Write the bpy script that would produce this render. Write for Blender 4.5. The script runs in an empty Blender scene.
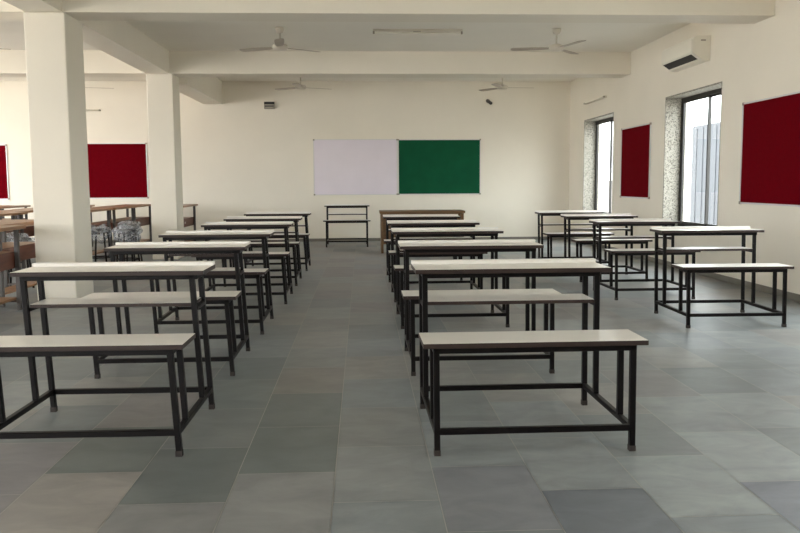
import bpy, bmesh, math, random
from mathutils import Vector, Matrix
random.seed(11)
C = bpy.context.scene.collection
PI = math.pi

# ------------------------------------------------------------------ materials
def lin(c):
    return tuple(((v/255/12.92) if v/255 <= .04045 else ((v/255+.055)/1.055)**2.4) for v in c)

def mat(name, rgb, rough=.5, metal=0., spec=.5, noise=0., nscale=8., bump=0., bscale=60., stretch=(1, 1, 1)):
    m = bpy.data.materials.new(name); m.use_nodes = True
    nt = m.node_tree; b = nt.nodes['Principled BSDF']
    col = lin(rgb)
    b.inputs['Base Color'].default_value = (*col, 1)
    b.inputs['Roughness'].default_value = rough
    b.inputs['Metallic'].default_value = metal
    b.inputs['Specular IOR Level'].default_value = spec
    if noise or bump:
        tc = nt.nodes.new('ShaderNodeTexCoord'); mp = nt.nodes.new('ShaderNodeMapping')
        mp.inputs['Scale'].default_value = stretch
        nt.links.new(tc.outputs['Object'], mp.inputs['Vector'])
    if noise:
        n = nt.nodes.new('ShaderNodeTexNoise'); n.inputs['Scale'].default_value = nscale
        n.inputs['Detail'].default_value = 5
        nt.links.new(mp.outputs['Vector'], n.inputs['Vector'])
        r = nt.nodes.new('ShaderNodeValToRGB')
        r.color_ramp.elements[0].position = .3; r.color_ramp.elements[1].position = .7
        r.color_ramp.elements[0].color = (*[max(0, v*(1-noise)) for v in col], 1)
        r.color_ramp.elements[1].color = (*[min(1, v*(1+noise)) for v in col], 1)
        nt.links.new(n.outputs['Fac'], r.inputs['Fac'])
        nt.links.new(r.outputs['Color'], b.inputs['Base Color'])
    if bump:
        n2 = nt.nodes.new('ShaderNodeTexNoise'); n2.inputs['Scale'].default_value = bscale
        nt.links.new(mp.outputs['Vector'], n2.inputs['Vector'])
        bp = nt.nodes.new('ShaderNodeBump'); bp.inputs['Strength'].default_value = bump
        bp.inputs['Distance'].default_value = .01
        nt.links.new(n2.outputs['Fac'], bp.inputs['Height']); nt.links.new(bp.outputs['Normal'], b.inputs['Normal'])
    return m

M = {}
M['wall'] = mat('cream_paint', (231, 224, 210), .55, noise=.025, nscale=1.2, bump=.05, bscale=90)
M['ceiling'] = mat('ceiling_paint', (238, 233, 222), .7, noise=.02, nscale=1.5)
M['laminate'] = mat('grey_laminate', (232, 228, 222), .3, noise=.012, nscale=14)
M['edge'] = mat('dark_edge_band', (50, 38, 34), .5, spec=.3, noise=.12, nscale=25)
M['metal'] = mat('black_painted_steel', (15, 11, 11), .45, spec=.16, noise=.2, nscale=18)
M['foot'] = mat('rusty_foot', (48, 40, 36), .7, noise=.25, nscale=40)
M['greymetal'] = mat('grey_painted_steel', (70, 64, 61), .45, noise=.12, nscale=16)
M['wood'] = mat('brown_wood', (142, 104, 72), .4, noise=.28, nscale=5, stretch=(14, 1, 14))
M['redwood'] = mat('reddish_panel', (98, 54, 38), .45, noise=.2, nscale=5, stretch=(8, 1, 8))
M['darkwood'] = mat('dark_brown_laminate', (104, 76, 46), .45, noise=.2, nscale=4, stretch=(1, 10, 10))
M['whiteboard'] = mat('whiteboard_enamel', (224, 215, 224), .28, noise=.02, nscale=3)
M['greenboard'] = mat('green_chalkboard', (8, 78, 50), .7, spec=.15, noise=.10, nscale=4)
M['redfelt'] = mat('maroon_felt', (100, 2, 14), .95, spec=.05, noise=.06, nscale=30, bump=.1, bscale=300)
M['alu'] = mat('aluminium', (214, 211, 210), .4, metal=.3)
M['plastic'] = mat('white_plastic', (226, 221, 208), .4)
M['fanwhite'] = mat('fan_white_enamel', (206, 198, 184), .4)
M['fanblade'] = mat('fan_blade_enamel', (168, 156, 142), .45)
M['dark'] = mat('dark_slot', (34, 31, 29), .6)
M['greyplastic'] = mat('grey_plastic', (150, 142, 130), .5)
M['winframe'] = mat('dark_window_frame', (30, 27, 26), .4)
M['wrapseat'] = mat('black_seat', (45, 45, 50), .4)
M['outwall'] = mat('outside_white_render', (160, 153, 150), .8)
M['outgrey'] = mat('outside_grey_cladding', (58, 60, 66), .7, noise=.06, nscale=3)
M['outground'] = mat('outside_paving', (120, 116, 110), .9)
M['skirt'] = mat('skirting_stone', (120, 116, 108), .45, noise=.12, nscale=6)

def glass():
    m = bpy.data.materials.new('window_glass'); m.use_nodes = True
    nt = m.node_tree; nt.nodes.clear()
    o = nt.nodes.new('ShaderNodeOutputMaterial'); mx = nt.nodes.new('ShaderNodeMixShader')
    t = nt.nodes.new('ShaderNodeBsdfTransparent'); t.inputs[0].default_value = (.95, .97, .96, 1)
    g = nt.nodes.new('ShaderNodeBsdfGlossy'); g.inputs['Roughness'].default_value = .02
    lw = nt.nodes.new('ShaderNodeLayerWeight'); lw.inputs[0].default_value = .5
    pw = nt.nodes.new('ShaderNodeMath'); pw.operation = 'POWER'; pw.inputs[1].default_value = 5
    ma = nt.nodes.new('ShaderNodeMath'); ma.operation = 'MULTIPLY_ADD'; ma.inputs[1].default_value = .6; ma.inputs[2].default_value = .02
    nt.links.new(lw.outputs['Facing'], pw.inputs[0]); nt.links.new(pw.outputs[0], ma.inputs[0]); nt.links.new(ma.outputs[0], mx.inputs[0]); nt.links.new(t.outputs[0], mx.inputs[1])
    nt.links.new(g.outputs[0], mx.inputs[2]); nt.links.new(mx.outputs[0], o.inputs[0])
    return m
M['glass'] = glass()

def wrap():
    m = bpy.data.materials.new('clear_plastic_wrap'); m.use_nodes = True
    nt = m.node_tree; nt.nodes.clear()
    o = nt.nodes.new('ShaderNodeOutputMaterial'); mx = nt.nodes.new('ShaderNodeMixShader')
    t = nt.nodes.new('ShaderNodeBsdfTransparent'); t.inputs[0].default_value = (.85, .87, .9, 1)
    g = nt.nodes.new('ShaderNodeBsdfPrincipled'); g.inputs['Base Color'].default_value = (.75, .76, .8, 1)
    g.inputs['Roughness'].default_value = .12
    n = nt.nodes.new('ShaderNodeTexNoise'); n.inputs['Scale'].default_value = 7
    r = nt.nodes.new('ShaderNodeValToRGB'); r.color_ramp.elements[0].position = .35; r.color_ramp.elements[1].position = .75
    r.color_ramp.elements[0].color = (.12, .12, .12, 1); r.color_ramp.elements[1].color = (.45, .45, .45, 1)
    nt.links.new(n.outputs['Fac'], r.inputs['Fac'])
    bp = nt.nodes.new('ShaderNodeBump'); bp.inputs['Strength'].default_value = .12; bp.inputs['Distance'].default_value = .02
    nt.links.new(n.outputs['Fac'], bp.inputs['Height']); nt.links.new(bp.outputs['Normal'], g.inputs['Normal'])
    nt.links.new(r.outputs['Color'], mx.inputs[0]); nt.links.new(t.outputs[0], mx.inputs[1])
    nt.links.new(g.outputs[0], mx.inputs[2]); nt.links.new(mx.outputs[0], o.inputs[0])
    return m
M['wrap'] = wrap()

def terrazzo():
    m = mat('stone_chip_reveal', (205, 202, 192), .6)
    nt = m.node_tree; b = nt.nodes['Principled BSDF']
    tc = nt.nodes.new('ShaderNodeTexCoord'); v = nt.nodes.new('ShaderNodeTexVoronoi')
    v.inputs['Scale'].default_value = 95
    nt.links.new(tc.outputs['Object'], v.inputs['Vector'])
    r = nt.nodes.new('ShaderNodeValToRGB'); r.color_ramp.interpolation = 'CONSTANT'
    e = r.color_ramp.elements
    e[0].color = (*lin((154, 150, 140)), 1); e[1].position = .62; e[1].color = (*lin((124, 119, 109)), 1)
    x = e.new(.86); x.color = (*lin((82, 77, 70)), 1)
    sp = nt.nodes.new('ShaderNodeSeparateColor')
    nt.links.new(v.outputs['Color'], sp.inputs[0]); nt.links.new(sp.outputs[0], r.inputs['Fac'])
    nt.links.new(r.outputs['Color'], b.inputs['Base Color'])
    return m
M['chips'] = terrazzo()

def stone():
    m = bpy.data.materials.new('kota_stone_tile'); m.use_nodes = True
    nt = m.node_tree; b = nt.nodes['Principled BSDF']
    at = nt.nodes.new('ShaderNodeVertexColor'); at.layer_name = 'stone'
    tc = nt.nodes.new('ShaderNodeTexCoord')
    mp = nt.nodes.new('ShaderNodeMapping'); mp.inputs['Scale'].default_value = (1.0, 1.7, 1)
    n = nt.nodes.new('ShaderNodeTexNoise'); n.inputs['Scale'].default_value = 4.0; n.inputs['Detail'].default_value = 9; n.inputs['Roughness'].default_value = .62; n.inputs['Distortion'].default_value = .6
    nt.links.new(tc.outputs['Object'], mp.inputs['Vector']); nt.links.new(mp.outputs['Vector'], n.inputs['Vector'])
    r = nt.nodes.new('ShaderNodeValToRGB')
    r.color_ramp.elements[0].position = .3; r.color_ramp.elements[1].position = .72
    r.color_ramp.elements[0].color = (.76, .765, .77, 1); r.color_ramp.elements[1].color = (1.2, 1.195, 1.18, 1)
    nt.links.new(n.outputs['Fac'], r.inputs['Fac'])
    mx = nt.nodes.new('ShaderNodeMix'); mx.data_type = 'RGBA'; mx.blend_type = 'MULTIPLY'
    mx.inputs[0].default_value = 1
    nt.links.new(at.outputs['Color'], mx.inputs[6]); nt.links.new(r.outputs['Color'], mx.inputs[7])
    nt.links.new(mx.outputs[2], b.inputs['Base Color'])
    r2 = nt.nodes.new('ShaderNodeMapRange'); r2.inputs[3].default_value = .36; r2.inputs[4].default_value = .58
    nt.links.new(n.outputs['Fac'], r2.inputs[0]); nt.links.new(r2.outputs[0], b.inputs['Roughness'])
    b.inputs['Specular IOR Level'].default_value = .5
    bp = nt.nodes.new('ShaderNodeBump'); bp.inputs['Strength'].default_value = .05; bp.inputs['Distance'].default_value = .01
    nt.links.new(n.outputs['Fac'], bp.inputs['Height']); nt.links.new(bp.outputs['Normal'], b.inputs['Normal'])
    return m
M['stone'] = stone()
M['grout'] = mat('pale_grout', (165, 163, 157), .8)

# ------------------------------------------------------------------ mesh helpers
class MB:
    def __init__(s): s.bm = bmesh.new()
    def box(s, lo, hi, bev=0., mi=0, top=None):
        c = [(a+b)/2 for a, b in zip(lo, hi)]; d = [abs(b-a) for a, b in zip(lo, hi)]
        t = bmesh.new(); bmesh.ops.create_cube(t, size=1)
        bmesh.ops.scale(t, vec=d, verts=t.verts); bmesh.ops.translate(t, vec=c, verts=t.verts)
        if bev: bmesh.ops.bevel(t, geom=t.edges[:], offset=bev, segments=2, affect='EDGES', profile=.5)
        t.normal_update()
        for f in t.faces: f.material_index = top if (top is not None and f.normal.z > .9) else mi
        s.merge(t); return s
    def merge(s, t):
        me = bpy.data.meshes.new('t'); t.to_mesh(me); t.free(); s.bm.from_mesh(me); bpy.data.meshes.remove(me)
    def cyl(s, p, q, r, r2=None, n=20):
        p, q = Vector(p), Vector(q); d = q-p
        t = bmesh.new()
        bmesh.ops.create_cone(t, cap_ends=True, segments=n, radius1=r, radius2=r if r2 is None else r2, depth=d.length)
        bmesh.ops.transform(t, matrix=Matrix.Translation((p+q)/2) @ d.to_track_quat('Z', 'Y').to_matrix().to_4x4(), verts=t.verts)
        for f in t.faces: f.smooth = len(f.verts) == 4
        s.merge(t); return s
    def lathe(s, prof, n=28, at=(0, 0, 0)):
        t = bmesh.new(); rings = []
        for r, z in prof:
            rings.append([t.verts.new((at[0]+r*math.cos(2*PI*i/n), at[1]+r*math.sin(2*PI*i/n), at[2]+z)) for i in range(n)])
        for a, b in zip(rings, rings[1:]):
            for i in range(n):
                f = t.faces.new((a[i], a[(i+1) % n], b[(i+1) % n], b[i])); f.smooth = True
        for rg, fl in ((rings[0], True), (rings[-1], False)):
            t.faces.new(list(reversed(rg)) if fl else rg)
        bmesh.ops.recalc_face_normals(t, faces=t.faces)
        s.merge(t); return s
    def bar(s, p, q, w=.025):
        p, q = Vector(p), Vector(q); d = q-p
        t = bmesh.new(); bmesh.ops.create_cube(t, size=1); bmesh.ops.scale(t, vec=(w, w, d.length), verts=t.verts)
        bmesh.ops.bevel(t, geom=t.edges[:], offset=w*.1, segments=1, affect='EDGES')
        if abs(d.normalized().z) > .9:
            m3 = Vector((0, 0, 1)).rotation_difference(d).to_matrix().to_4x4()
        else:
            m3 = d.to_track_quat('Z', 'Y').to_matrix().to_4x4()
        bmesh.ops.transform(t, matrix=Matrix.Translation((p+q)/2) @ m3, verts=t.verts)
        s.merge(t); return s
    def build(s, name, mats, parent=None, loc=None):
        me = bpy.data.meshes.new(name); s.bm.to_mesh(me); s.bm.free()
        for m in (mats if isinstance(mats, (list, tuple)) else [mats]): me.materials.append(m)
        o = bpy.data.objects.new(name, me); C.objects.link(o)
        if parent: o.parent = parent
        if loc: o.location = loc
        return o

def tag(o, label=None, cat=None, group=None, kind=None):
    if label: o['label'] = label
    if cat: o['category'] = cat
    if group: o['group'] = group
    if kind: o['kind'] = kind
    return o
def empty(name, loc=(0, 0, 0), rz=0):
    o = bpy.data.objects.new(name, None); C.objects.link(o)
    o.location = loc; o.rotation_euler = (0, 0, rz); o.empty_display_size = .2
    return o
def copy_tree(o, parent=None):
    c = o.copy(); C.objects.link(c)
    if parent: c.parent = parent
    for ch in [x for x in bpy.data.objects if x.parent == o]: copy_tree(ch, c)
    return c

# ------------------------------------------------------------------ room dimensions
XR, XL, YB, YF, ZC = 4.28, -9.6, 16.0, -3.2, 3.225
WT = .35                                      # wall thickness

# floor: strips 0.397 m wide of 0.61 m long stone slabs, staggered
off = {-4: 2.95, -3: 3.161, -2: 2.827, -1: 3.109, 0: 2.799, 1: 3.138, 2: 2.866, 3: 2.60, 4: 2.901}
known = {(-1, 0): (84, 90, 86), (-1, 1): (88, 93, 89), (-1, -1): (110, 108, 105), (-1, 2): (110, 104, 96),
         (-2, 0): (80, 85, 82), (-2, -1): (106, 103, 100), (-2, 1): (98, 101, 97), (-2, 2): (96, 102, 99), (-2, 3): (92, 100, 99),
         (-3, -1): (124, 115, 106), (-3, 0): (86, 91, 86), (-3, 1): (112, 106, 102), (-4, 0): (112, 105, 104), (-4, -1): (114, 107, 104),
         (0, -1): (106, 110, 110), (0, 0): (112, 113, 110), (0, 1): (110, 110, 105), (0, 2): (106, 111, 110),
         (1, -1): (104, 104, 108), (1, 0): (112, 116, 114), (2, -1): (88, 92, 99), (2, 0): (116, 120, 118), (2, 1): (115, 119, 118),
         (3, -1): (108, 113, 114), (3, 0): (122, 127, 124), (4, -1): (100, 102, 112), (4, 0): (124, 128, 125)}
pal = [(112, 113, 109), (104, 108, 105), (118, 114, 107), (110, 106, 102), (98, 103, 101), (116, 119, 116), (108, 112, 112), (120, 117, 110)]
bm = bmesh.new(); cl = bm.loops.layers.float_color.new('stone')
W_, L_, G_ = .397, .61, .0018
k = math.floor((XL+.119)/W_)
while -.119+k*W_ < XR:
    o_ = off.get(k, random.uniform(2.6, 3.2)); j = math.floor((YF-o_)/L_)
    while o_+j*L_ < YB:
        x0, x1 = max(XL, -.119+k*W_+G_), min(XR, -.119+(k+1)*W_-G_)
        y0, y1 = max(YF, o_+j*L_+G_), min(YB, o_+(j+1)*L_-G_)
        if x1 > x0 and y1 > y0:
            f = bm.faces.new([bm.verts.new(p) for p in ((x0, y0, 0), (x1, y0, 0), (x1, y1, 0), (x0, y1, 0))])
            c = known.get((k, j)) or random.choice(pal)
            c = lin(c); g_ = sum(c)/3
            c = [(v*.6+g_*.28+.168*.12)*1.42*q for v, q in zip(c, (.97, 1.0, 1.04))]
            for lp in f.loops: lp[cl] = (*c, 1)
        j += 1
    k += 1
gf = bmesh.ops.create_cube(bm, size=1)['verts']
bmesh.ops.scale(bm, vec=(XR-XL, YB-YF, .15), verts=gf)
bmesh.ops.translate(bm, vec=((XR+XL)/2, (YB+YF)/2, -.0765), verts=gf)
for f in {f for v in gf for f in v.link_faces}: f.material_index = 1
me = bpy.data.meshes.new('floor'); bm.to_mesh(me); bm.free(); me.materials.append(M['stone']); me.materials.append(M['grout'])
fl = bpy.data.objects.new('floor', me); C.objects.link(fl); tag(fl, kind='structure')

def struct(name, m, *boxes, bev=0.):
    b = MB()
    for lo, hi in boxes: b.box(lo, hi, bev)
    return tag(b.build(name, m), kind='structure')

struct('ceiling', M['ceiling'], ((XL-WT, YF-WT, ZC), (XR+WT, YB+WT, ZC+.2)))
struct('wall_back', M['wall'], ((XL-WT, YB, -.15), (XR+WT, YB+WT, ZC)))
# right wall with its window openings
SILL, HEAD = .53, 2.36
wins = [(1.2, 2.95), (5.2, 6.95), (9.20, 10.94), (13.20, 14.97)]
bx = [((XR, YF-WT, -.15), (XR+WT, YB, SILL)), ((XR, YF-WT, HEAD), (XR+WT, YB, ZC))]
y = YF-WT
for a, b_ in wins:
    bx.append(((XR, y, SILL), (XR+WT, a, HEAD))); y = b_
bx.append(((XR, y, SILL), (XR+WT, YB, HEAD)))
struct('wall_right', M['wall'], *bx)
# left wall: unseen open window bays, sized for the light inside, rear wall likewise
LW = [(-2.2, 0.6), (2.4, 5.4), (6.2, 10.3), (10.8, 14.8)]
bx = [((XL-WT, YF-WT, -.15), (XL, YB, .75)), ((XL-WT, YF-WT, 2.88), (XL, YB, ZC))]
y = YF-WT
for a, b_ in LW:
    bx.append(((XL-WT, y, .75), (XL, a, 2.88))); y = b_
bx.append(((XL-WT, y, .75), (XL, YB, 2.88)))
struct('wall_left', M['wall'], *bx)
RW = [(-9.0, -5.4), (-4.0, -2.0)]
bx = [((XL, YF-WT, -.15), (XR, YF, .6)), ((XL, YF-WT, 2.88), (XR, YF, ZC))]
x = XL
for a, b_ in RW:
    bx.append(((x, YF-WT, .6), (a, YF, 2.88))); x = b_
bx.append(((x, YF-WT, .6), (XR, YF, 2.88)))
struct('wall_rear', M['wall'], *bx)
struct('baseboard_back', M['skirt'], ((XL, YB-.012, 0), (XR-.012, YB, .06)))
struct('baseboard_right', M['skirt'], ((XR-.012, YF, 0), (XR, YB, .07)))

# columns and beams
CX0, CX1, ZB = -3.32, -2.92, 2.88
struct('column', M['wall'], ((CX0, 8.06, 0), (CX1, 8.57, ZB)), bev=.012)
struct('column', M['wall'], ((CX0+.02, 12.4, 0), (CX1+.02, 12.86, ZB)), bev=.012)
BX0, BX1 = CX0+.02, CX1-.02
struct('ceiling_beam', M['wall'], ((XL, 8.06, ZB), (XR, 8.47, ZC)))
struct('ceiling_beam', M['wall'], ((XL, 12.4, ZB), (XR, 12.84, ZC)))
struct('ceiling_beam', M['wall'], ((BX0, 8.47, ZB), (BX1, 12.4, ZC)))
struct('ceiling_beam', M['wall'], ((-3.14, 12.84, 2.77), (-2.77, YB, ZC)))
struct('ceiling_beam', M['wall'], ((BX0, YF, ZB), (BX1, 8.06, ZC)))
struct('ceiling_beam', M['wall'], ((XL, 3.4, ZB), (BX0, 3.85, ZC)), ((BX1, 3.4, ZB), (XR, 3.85, ZC)))

# windows on the right wall
for i, (a, b_) in enumerate(wins):
    f0, f1 = XR+.225, XR+.275
    w = tag(empty('window_%d' % (i+1), (f0, (a+b_)/2, SILL)), kind='structure')
    ya, yb = a-(a+b_)/2, b_-(a+b_)/2; h = HEAD-SILL
    t = .065
    m = MB()
    m.box((0, ya, 0), (.05, yb, t)).box((0, ya, h-t), (.05, yb, h)).box((0, ya, t), (.05, ya+t, h-t)).box((0, yb-t, t), (.05, yb, h-t))
    m.build('window_frame', M['winframe'], w)
    mid = .0
    for (p, q, xo) in ((ya+t, mid+.02, .028), (mid-.02, yb-t, .004)):
        s = .028
        m = MB()
        m.box((xo, p, t), (xo+.02, p+s, h-t)).box((xo, q-s, t), (xo+.02, q, h-t)).box((xo, p+s, t), (xo+.02, q-s, t+s)).box((xo, p+s, h-t-s), (xo+.02, q-s, h-t))
        sash = m.build('sliding_sash', M['winframe'], w)
        MB().box((xo+.008, p+s, t+s), (xo+.012, q-s, h-t-s)).build('pane', M['glass'], sash)
    dx = XR+.001-f0
    m = MB()
    m.box((dx, ya, 0), (0, ya+.02, h)).box((dx, yb-.02, 0), (0, yb, h)).box((dx, ya+.02, h-.02), (0, yb-.02, h))
    m.build('stone_chip_reveal', M['chips'], w)
    MB().box((dx, ya+.02, 0), (0, yb-.02, .02)).build('window_sill', M['winframe'], w)

# ------------------------------------------------------------------ school desks with attached benches
TD, BD, T0, LX, YFAR = .304, .257, -.231, .058, .255
HT, HB = .76, .497
def make_unit(wt, wb, rack):
    """origin on the floor under the front edge of the desk top; the bench is towards -y"""
    r = empty('school_desk')
    top = MB().box((-wt/2, 0, HT-.022), (wt/2, TD, HT), .002, mi=1, top=0).build('desk_top', [M['laminate'], M['edge']], r)
    MB().box((-wt/2, TD-.05, HT), (wt/2, TD, HT+.018), .002).build('back_ledge', M['laminate'], top)
    seat = MB().box((-wb/2, T0-BD, HB-.022), (wb/2, T0, HB), .002, mi=1, top=0).build('bench_seat', [M['laminate'], M['edge']], r)
    xl = wb/2-LX
    lean = lambda z: rack*(.42-z)
    yb0, yb1, yd0, yd1 = T0-BD+.03, -.30, .06, YFAR
    MB().box((-xl+.012, .055, .577), (xl-.012, .265, .595), .0015, mi=1, top=0).build('book_shelf', [M['laminate'], M['edge']], r)
    s = .026
    m = MB()
    for yy in (yd0, yd1): m.bar((-xl-s/2, yy, HT-.022-s/2), (xl+s/2, yy, HT-.022-s/2), s)
    for sx in (-1, 1): m.bar((sx*xl, yd0, HT-.022-s/2), (sx*xl, yd1, HT-.022-s/2), s)
    for sx in (-1, 1): m.bar((sx*xl, yd0, .577-s*.35), (sx*xl, yd1, .577-s*.35), s*.7)
    m.build('desk_frame', M['metal'], r)
    m = MB()
    for yy in (yb0, yb1): m.bar((-xl-s/2, yy, HB-.022-s/2), (xl+s/2, yy, HB-.022-s/2), s)
    for sx in (-1, 1): m.bar((sx*xl, yb0, HB-.022-s/2), (sx*xl, yb1, HB-.022-s/2), s)
    m.build('bench_frame', M['metal'], r)
    zr = .105
    for sx in (-1, 1):
        for yy, zt, z0 in ((yb0, HB-.022, 0), (yb1, HB-.022, zr), (yd0, HT-.022, zr), (yd1, HT-.022, 0)):
            lg = MB().bar((sx*xl+lean(z0), yy, z0+(.02 if z0 == 0 else 0)), (sx*xl+lean(zt), yy, zt), s).build('leg', M['metal'], r)
            if z0 == 0:
                MB().box((sx*xl+lean(0)-s/2-.001, yy-s/2-.001, 0), (sx*xl+lean(0)+s/2+.001, yy+s/2+.001, .025)).build('foot_cap', M['foot'], lg)
        MB().bar((sx*xl+lean(zr), yb0, zr), (sx*xl+lean(zr), yd1, zr), s).build('side_rail', M['metal'], r)
    for yy in (yb0, yd1):
        MB().bar((-xl+lean(zr), yy, zr), (xl+lean(zr), yy, zr), s).build('cross_rail', M['metal'], r)
    return r

rowR = [(.738, 3.741, .55), (.732, 5.153, .07), (.744, 6.705, .42), (.751, 8.131, .05), (.749, 9.702, .1)]
rowL = [(-1.233, 3.806, -.43), (-1.244, 5.225, .57), (-1.228, 6.55, .49), (-1.193, 8.093, .55), (-1.202, 9.466, .37), (-1.19, 11.008, .25)]
rowW = [(3.013, 6.549, -.75), (2.916, 8.08, .57), (2.965, 9.498, -.08), (2.908, 10.724, .01)]
ordn = ['nearest', 'second', 'third', 'fourth', 'fifth', 'sixth']
def place_row(proto, spots, lab, group):
    for i, (x, y, a) in enumerate(spots):
        o = proto if i == 0 else copy_tree(proto)
        o.location = (x, y, 0); o.rotation_euler = (0, 0, math.radians(a))
        tag(o, lab(i), 'school desk', group)
def labR(i):
    return ['grey-topped school desk with attached bench, nearest one right of the central aisle',
            'school desk and bench directly behind the nearest one right of the aisle',
            'school desk with bench, third from the front in the row right of the aisle',
            'school desk with bench, fourth from the front in the row right of the aisle',
            'school desk with bench just in front of the brown teacher table'][i]
def labL(i):
    return ['grey-topped school desk with bench cut by the left picture edge, left of the aisle',
            'school desk and bench directly behind the nearest one left of the aisle',
            'school desk with bench, third from the front in the row left of the aisle',
            'school desk with bench, fourth from the front in the row left of the aisle',
            'school desk with bench, second from the back in the row left of the aisle',
            'school desk with bench farthest back in the row left of the aisle'][i]
def labW(i):
    return ['school desk with bench nearest the camera in the row by the windows',
            'school desk with bench, second from the front in the row by the windows',
            'school desk with bench, third from the front in the row by the windows',
            'school desk with bench farthest back in the row by the windows'][i]
place_row(make_unit(.964, .976, .008), rowR, labR, 'school desks right of the aisle')
place_row(make_unit(.921, .933, .055), rowL, labL, 'school desks left of the aisle')
place_row(make_unit(.893, .904, .02), rowW, labW, 'school desks along the window wall')
u = make_unit(.86, .875, 0.)
u.location = (-.285, 14.95, 0); u.rotation_euler = (0, 0, math.radians(.5))
tag(u, 'small school desk with bench standing alone against the back wall under the whiteboard', 'school desk')

# ------------------------------------------------------------------ teacher's table
t = tag(empty('teacher_table', (1.02, 13.4, 0)), 'dark brown wooden teacher table behind the last desk right of the aisle', 'table')
MB().box((-.72, -.30, .668), (.72, .30, .71), .003).build('table_top', M['darkwood'], t)
for sx in (-1, 1):
    MB().box((sx*.68-.02, -.28, 0), (sx*.68+.02, .28, .668), .002).build('side_panel', M['darkwood'], t)
MB().box((-.66, -.12, .14), (.66, -.10, .668), .002).build('modesty_panel', M['darkwood'], t)

# ------------------------------------------------------------------ boards
def board(name, lo, hi, axis, face, m, label, cat, group=None):
    """framed flat board on a wall; axis 'y' = on the back wall (faces -y), 'x' = on the right wall (faces -x)"""
    fw, th = .018, .02
    (a0, z0), (a1, z1) = lo, hi
    c = ((a0+a1)/2, (z0+z1)/2); w2, h2 = (a1-a0)/2, (z1-z0)/2
    r = empty(name, (c[0], face, c[1]) if axis == 'y' else (face, c[0], c[1]), 0 if axis == 'y' else PI/2)
    # local: x along the wall, y = depth into the wall
    sgn = 1 if axis == 'y' else -1
    P = lambda x0, y0, z0_, x1, y1, z1_: ((x0, sgn*y0, z0_), (x1, sgn*y1, z1_))
    def bx(m_, *a):
        lo_, hi_ = P(*a); m_.box([min(p, q) for p, q in zip(lo_, hi_)], [max(p, q) for p, q in zip(lo_, hi_)], .002)
    m1 = MB(); bx(m1, -w2+fw*.7, -th*.6, -h2+fw*.7, w2-fw*.7, -.001, h2-fw*.7); m1.build('board_panel', m, r)
    m2 = MB()
    bx(m2, -w2, -th, -h2, w2, -.001, -h2+fw); bx(m2, -w2, -th, h2-fw, w2, -.001, h2)
    bx(m2, -w2, -th, -h2+fw, -w2+fw, -.001, h2-fw); bx(m2, w2-fw, -th, -h2+fw, w2, -.001, h2-fw)
    fr = m2.build('board_frame', M['alu'], r)
    for sx in (-1, 1):
        for sz in (-1, 1):
            mm = MB(); cx, cz = sx*(w2-.012), sz*(h2-.012)
            bx(mm, cx-.016, -th-.003, cz-.016, cx+.016, -.001, cz+.016)
            mm.build('corner_cap', M['greyplastic'], fr)
    return tag(r, label, cat, group)
board('whiteboard', (-.972, .942), (.737, 2.071), 'y', YB, M['whiteboard'], 'plain white writing board on the back wall, left of the green board', 'whiteboard')
board('chalkboard', (.743, .942), (2.438, 2.067), 'y', YB, M['greenboard'], 'plain green chalkboard on the back wall, right of the whiteboard', 'chalkboard')
g = 'maroon notice boards'
board('notice_board', (11.44, .926), (12.735, 2.045), 'x', XR, M['redfelt'], 'maroon felt notice board on the right wall between the two windows', 'notice board', g)
board('notice_board', (7.35, .926), (8.645, 2.048), 'x', XR, M['redfelt'], 'large maroon felt notice board cut by the right picture edge', 'notice board', g)
board('notice_board', (-5.54, .902), (-4.29, 2.008), 'y', YB, M['redfelt'], 'maroon notice board on the back wall seen between the two columns', 'notice board', g)
board('notice_board', (-8.29, .897), (-7.035, 1.985), 'y', YB, M['redfelt'], 'maroon notice board cut by the left picture edge, left of the near column', 'notice board', g)

# ------------------------------------------------------------------ air conditioner
a = tag(empty('air_conditioner', (XR-.001, 10.05, 2.655)), 'white split air conditioner high on the right wall above the window', 'air conditioner')
t = bmesh.new()
prof = [(0, .30), (-.17, .30), (-.20, .285), (-.215, .25), (-.218, .10), (-.205, .085), (-.10, .012), (-.06, 0), (0, 0)]
va = [t.verts.new((x, -.50, z)) for x, z in prof]; vb = [t.verts.new((x, .50, z)) for x, z in prof]
for i in range(len(prof)):
    j = (i+1) % len(prof); t.faces.new((va[i], va[j], vb[j], vb[i]))
t.faces.new(va); t.faces.new(list(reversed(vb))); bmesh.ops.recalc_face_normals(t, faces=t.faces)
mb = MB(); mb.merge(t); mb.build('body', M['plastic'], a)
MB().box((-.228, -.485, .105), (-.214, .485, .262), .004).build('front_panel', M['plastic'], a)
t = bmesh.new()
vs = [t.verts.new(p) for p in ((-.207, -.42, .082), (-.207, .47, .082), (-.125, .47, .026), (-.125, -.42, .026),
                               (-.200, -.42, .090), (-.200, .47, .090), (-.118, .47, .034), (-.118, -.42, .034))]
for q in ((0, 1, 2, 3), (4, 7, 6, 5), (0, 4, 5, 1), (1, 5, 6, 2), (2, 6, 7, 3), (3, 7, 4, 0)): t.faces.new([vs[i] for i in q])
bmesh.ops.recalc_face_normals(t, faces=t.faces)
mb = MB(); mb.merge(t); mb.build('air_outlet', M['dark'], a)
mb = MB().box((-.128, -.42, .004), (-.12, .47, .024)); mb.build('louvre', M['plastic'], a)
MB().box((-.12, -.504, .235), (-.06, -.499, .252)).build('badge', M['greyplastic'], a)

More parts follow.
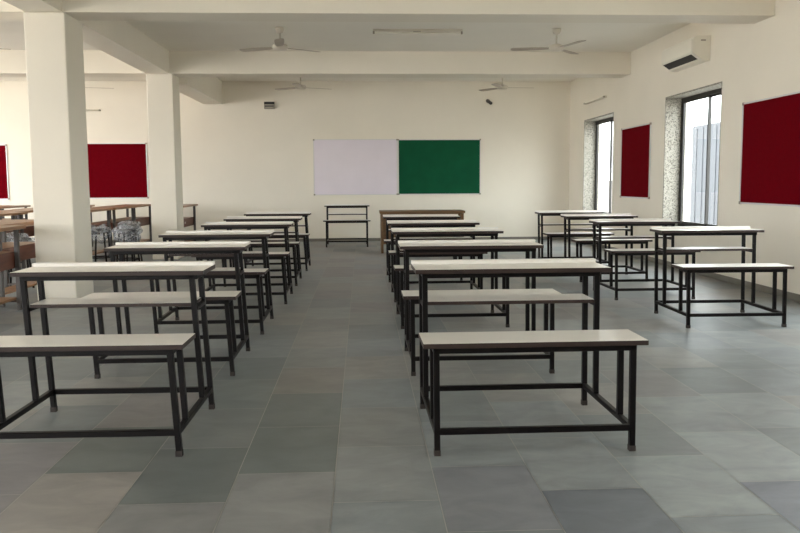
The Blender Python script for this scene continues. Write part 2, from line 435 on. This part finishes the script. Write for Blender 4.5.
# ------------------------------------------------------------------ ceiling fans
def make_fan():
    r = empty('ceiling_fan')           # origin on the ceiling
    MB().lathe([(.02, -.075), (.045, -.06), (.06, -.02), (.06, 0)]).build('canopy', M['fanwhite'], r)
    MB().cyl((0, 0, -.24), (0, 0, -.07), .013).build('down_rod', M['fanwhite'], r)
    MB().lathe([(.03, -.29), (.09, -.28), (.105, -.255), (.10, -.225), (.05, -.205), (.02, -.195)]).build('motor_housing', M['fanwhite'], r)
    for k in range(3):
        t = bmesh.new()
        pr = [(.10, .035), (.20, .055), (.45, .062), (.58, .058), (.61, .035)]
        up = [[], []]
        for s, zz in ((0, -.252), (1, -.258)):
            up[s] = [t.verts.new((x, w, zz+w*.12)) for x, w in pr]+[t.verts.new((x, -w, zz-w*.12)) for x, w in reversed(pr)]
        t.faces.new(up[0]); t.faces.new(list(reversed(up[1])))
        n = len(up[0])
        for i in range(n): t.faces.new((up[0][i], up[1][i], up[1][(i+1) % n], up[0][(i+1) % n]))
        bmesh.ops.recalc_face_normals(t, faces=t.faces)
        bmesh.ops.rotate(t, cent=(0, 0, 0), matrix=Matrix.Rotation(2*PI*k/3, 3, 'Z'), verts=t.verts)
        m = MB(); m.merge(t); m.build('blade', M['fanblade'], r)
    return r
fan = make_fan()
for i, (x, y, ang, lab) in enumerate([
        (-1.06, 10.58, 35, 'white ceiling fan left of centre between the two cross beams'),
        (2.63, 10.58, 50, 'white ceiling fan right of centre between the two cross beams'),
        (-1.12, 14.9, 25, 'white ceiling fan close to the back wall above the whiteboard'),
        (2.68, 14.9, 5, 'white ceiling fan close to the back wall right of the green board'),
        (-5.2, 14.9, 14, 'ceiling fan by the back wall seen just right of the near column'),
        (-5.2, 10.58, 20, 'ceiling fan of which one blade shows left of the near column')]):
    o = fan if i == 0 else copy_tree(fan)
    o.location = (x, y, ZC); o.rotation_euler = (0, 0, math.radians(ang)); tag(o, lab, 'ceiling fan', 'white ceiling fans')

# ------------------------------------------------------------------ tube lights (switched off)
def tube(loc, rz, rx, label):
    r = tag(empty('tube_light', loc), label, 'tube light', 'tube light battens')
    r.rotation_euler = (rx, 0, rz)
    MB().box((-.60, -.018, -.03), (.60, .018, 0), .003).build('batten', M['fanwhite'], r)
    MB().cyl((-.58, 0, -.048), (.58, 0, -.048), .013, n=14).build('tube', M['plastic'], r)
    for s in (-1, 1): MB().box((s*.59-.012, -.015, -.064), (s*.59+.012, .015, -.03), .002).build('end_holder', M['greyplastic'], r)
    MB().box((-.06, -.016, -.034), (.04, .016, -.03)).build('ballast_cover', M['greyplastic'], r)
    return r
tube((.77, 10.65, ZC+.002), 0, 0, 'switched-off white tube light on the ceiling between the fans')
tube((-5.77, YB, 2.65), 0, PI/2*-1, 'switched-off tube light on the back wall above a maroon board')
tube((XR, 14.2, 2.66), PI/2*-1, PI/2*-1, 'switched-off tube light high on the right wall above the far window')

# small wall fixtures
o = tag(empty('wall_speaker', (-1.83, YB, 2.745)), 'small grey box with dark slots high on the back wall, left', 'speaker')
MB().box((-.105, -.08, -.07), (.105, -.001, .07), .004).build('housing', M['greyplastic'], o)
MB().box((-.10, -.084, .02), (.10, -.079, .062)).build('grille', M['dark'], o)
MB().box((-.09, -.084, -.03), (.09, -.079, -.008)).build('grille', M['greymetal'], o)
o = tag(empty('security_camera', (2.585, YB, 2.80)), 'small dark wall camera high on the back wall, right', 'camera')
MB().cyl((0, .002, .03), (0, -.02, .03), .04).build('wall_plate', M['greyplastic'], o)
MB().bar((0, -.02, .03), (.01, -.08, .0), .018).build('bracket_arm', M['greymetal'], o)
MB().cyl((-.03, -.06, .04), (.04, -.15, -.03), .032).build('camera_body', M['greymetal'], o)
MB().cyl((.04, -.15, -.03), (.045, -.158, -.036), .022).build('lens', M['dark'], o)

# ------------------------------------------------------------------ brown lab tables in the left bay
def make_lab():
    """origin on the floor at the middle of the +x long side; long side along y"""
    r = empty('lab_table'); w, l = .55, 1.22
    MB().box((-w, -l/2, .768), (0, l/2, .80), .003).build('table_top', M['wood'], r)
    for x in (-w+.06, -.06):
        for y in (-l/2+.08, l/2-.08):
            MB().bar((x, y, 0), (x, y, .768), .04).build('leg', M['greymetal'], r)
    pn = MB().box((-.104, -l/2+.03, .40), (-.082, l/2-.03, .555), .002).build('side_panel', M['redwood'], r)
    MB().cyl((-.082, -.2, .48), (-.068, -.2, .48), .018).build('ring_handle', M['alu'], pn)
    MB().box((-w+.07, -l/2+.03, .535), (-.104, l/2-.03, .555), .002).build('under_shelf', M['wood'], r)
    MB().box((-.26, -l/2+.06, .10), (-.085, l/2-.06, .122), .002).build('foot_board', M['wood'], r)
    for y in (-l/2+.08, l/2-.08):
        MB().bar((-w+.06, y, .088), (-.06, y, .088), .024).build('foot_rail', M['greymetal'], r)
    return r
lab = make_lab()
tabs = [(-3.19, 6.96, 'brown-topped lab table at the left picture edge, nearest the camera'),
        (-3.44, 8.22, 'brown-topped lab table beside the near column, half hidden behind it'),
        (-4.05, 12.35, 'brown-topped lab table seen between the columns, nearest of three in line'),
        (-4.02, 13.60, 'brown-topped lab table seen between the columns, middle of three in line'),
        (-4.05, 14.85, 'brown-topped lab table seen between the columns, last of three in line'),
        (-3.15, 14.62, 'brown lab table whose end shows right of the far column'),
        (-4.75, 9.5, 'brown lab table left of the near column, second table row, front'),
        (-4.75, 10.75, 'brown lab table left of the near column, second table row, middle'),
        (-4.95, 12.0, 'brown lab table left of the near column, second table row, third'),
        (-5.0, 13.3, 'brown lab table of the second row near the maroon board'),
        (-5.1, 14.6, 'brown lab table below the maroon board between the columns'),
        (-6.3, 12.0, 'brown lab table of the third row from the columns, front'),
        (-6.3, 13.3, 'brown lab table of the third row from the columns, middle'),
        (-6.3, 14.6, 'brown lab table of the third row against the back wall')]
for i, (x, y, lb) in enumerate(tabs):
    o = lab if i == 0 else copy_tree(lab)
    o.location = (x, y, 0); tag(o, lb, 'table', 'brown lab tables in the left bay')

def make_stool():
    r = empty('lab_stool')
    MB().lathe([(.05, .52), (.125, .525), (.14, .545), (.135, .57), (.09, .585), (.02, .588)]).build('seat', M['wrapseat'], r)
    # loose bag round the seat
    t = bmesh.new(); bmesh.ops.create_icosphere(t, subdivisions=4, radius=1)
    for v in t.verts:
        n = .05*math.sin(6*v.co.x+3*v.co.y)+.05*math.sin(5*v.co.z+6*v.co.y+3*v.co.x)+.03*math.sin(9*v.co.x-8*v.co.z)
        v.co = Vector((v.co.x*.165, v.co.y*.165, .525+v.co.z*(.095 if v.co.z > 0 else .13)))*1.0+Vector((v.co.x, v.co.y, v.co.z))*n*.35
    for f in t.faces: f.smooth = True
    m = MB(); m.merge(t); m.build('plastic_wrap', M['wrap'], r)
    for k in range(4):
        a_ = PI/4+k*PI/2; c, s_ = math.cos(a_), math.sin(a_)
        MB().cyl((.17*c, .17*s_, 0), (.11*c, .11*s_, .525), .012, n=12).build('leg', M['metal'], r)
    t = bmesh.new()
    m = MB()
    for k in range(12):
        a0, a1 = 2*PI*k/12, 2*PI*(k+1)/12
        m.cyl((.15*math.cos(a0), .15*math.sin(a0), .18), (.15*math.cos(a1), .15*math.sin(a1), .18), .009, n=8)
    m.build('foot_ring', M['metal'], r)
    return r
st = make_stool()
for i, (x, y, lb) in enumerate([
        (-3.62, 10.95, 'black stool wrapped in clear plastic, just right of the near column'),
        (-3.15, 10.62, 'black stool in clear plastic between the columns, right of another stool'),
        (-3.52, 12.0, 'black stool in clear plastic close beside the far column'),
        (-3.95, 9.15, 'black stool in plastic seen behind the nearest lab table by the column'),
        (-4.1, 10.4, 'black stool in plastic farther behind the tables left of the near column')]):
    o = st if i == 0 else copy_tree(st)
    o.location = (x, y, 0); o.rotation_euler = (0, 0, i*.7); tag(o, lb, 'stool', 'plastic-wrapped stools')

# ------------------------------------------------------------------ outside the right-hand windows
b = tag(empty('neighbouring_building', (30, 44, -3)), 'pale building seen through the right-hand windows', 'building')
MB().box((-9, -8, 0), (12, 30, 4.3)).build('wall', M['outwall'], b)
t_ = tag(empty('grey_tower_block', (11.6, 24.6, -3)), 'blue-grey block seen through the nearer window', 'building')
m = MB().box((0, -1.0, 0), (2.2, 2.5, 6.1)); m.build('wall', M['outgrey'], t_)
m = MB()
for q in range(7): m.box((-.02, -.9+q*.5, .2), (0, -.75+q*.5, 6.0))
m.build('cladding_rib', M['outgrey'], t_)
gp = MB().box((6, -10, -3.2), (70, 90, -3)).build('outside_ground', M['outground']); tag(gp, kind='structure')

# ------------------------------------------------------------------ light: overcast sky through the windows
wd = bpy.data.worlds.new('sky'); bpy.context.scene.world = wd; wd.use_nodes = True
bg = wd.node_tree.nodes['Background']
nt = wd.node_tree
tc = nt.nodes.new('ShaderNodeTexCoord'); sx = nt.nodes.new('ShaderNodeSeparateXYZ')
nt.links.new(tc.outputs['Generated'], sx.inputs[0])
rp = nt.nodes.new('ShaderNodeValToRGB'); mr = nt.nodes.new('ShaderNodeMapRange')
mr.inputs[1].default_value = -1; mr.inputs[2].default_value = 1
nt.links.new(sx.outputs[2], mr.inputs[0]); nt.links.new(mr.outputs[0], rp.inputs[0])
e = rp.color_ramp.elements
e[0].position = .48; e[0].color = (.40, .385, .36, 1)       # sunlit ground and haze below the horizon
e[1].position = 1.0; e[1].color = (.93, .97, 1, 1)
x = e.new(.51); x.color = (.46, .475, .48, 1)
nt.links.new(rp.outputs[0], bg.inputs['Color']); bg.inputs['Strength'].default_value = 6.9

# ------------------------------------------------------------------ camera
pitch, yaw, roll = math.radians(5.473), math.radians(2.7715), math.radians(-.3094)
cy, sy = math.cos(yaw), math.sin(yaw)
F = Vector((sy*math.cos(pitch), cy*math.cos(pitch), -math.sin(pitch)))
r = Vector((cy, -sy, 0)); u = r.cross(F)
R2 = r*math.cos(roll)+u*math.sin(roll); U2 = -r*math.sin(roll)+u*math.cos(roll)
cd = bpy.data.cameras.new('camera'); cam = bpy.data.objects.new('camera', cd); C.objects.link(cam)
m4 = Matrix((R2, U2, -F)).transposed().to_4x4(); m4.translation = Vector((0, 0, 1.1766))
cam.matrix_world = m4
cd.sensor_width = 36; cd.sensor_fit = 'HORIZONTAL'; cd.lens = 780/800*36
cd.shift_y = (258-266.5)/800; cd.clip_end = 300
S = bpy.context.scene; S.camera = cam
S.view_settings.view_transform = 'Standard'; S.view_settings.look = 'None'
S.view_settings.gamma = 1; S.view_settings.use_curve_mapping = False
S.view_settings.exposure = 1.5
S.cycles.max_bounces = 16; S.cycles.diffuse_bounces = 10
S.cycles.use_denoising = True
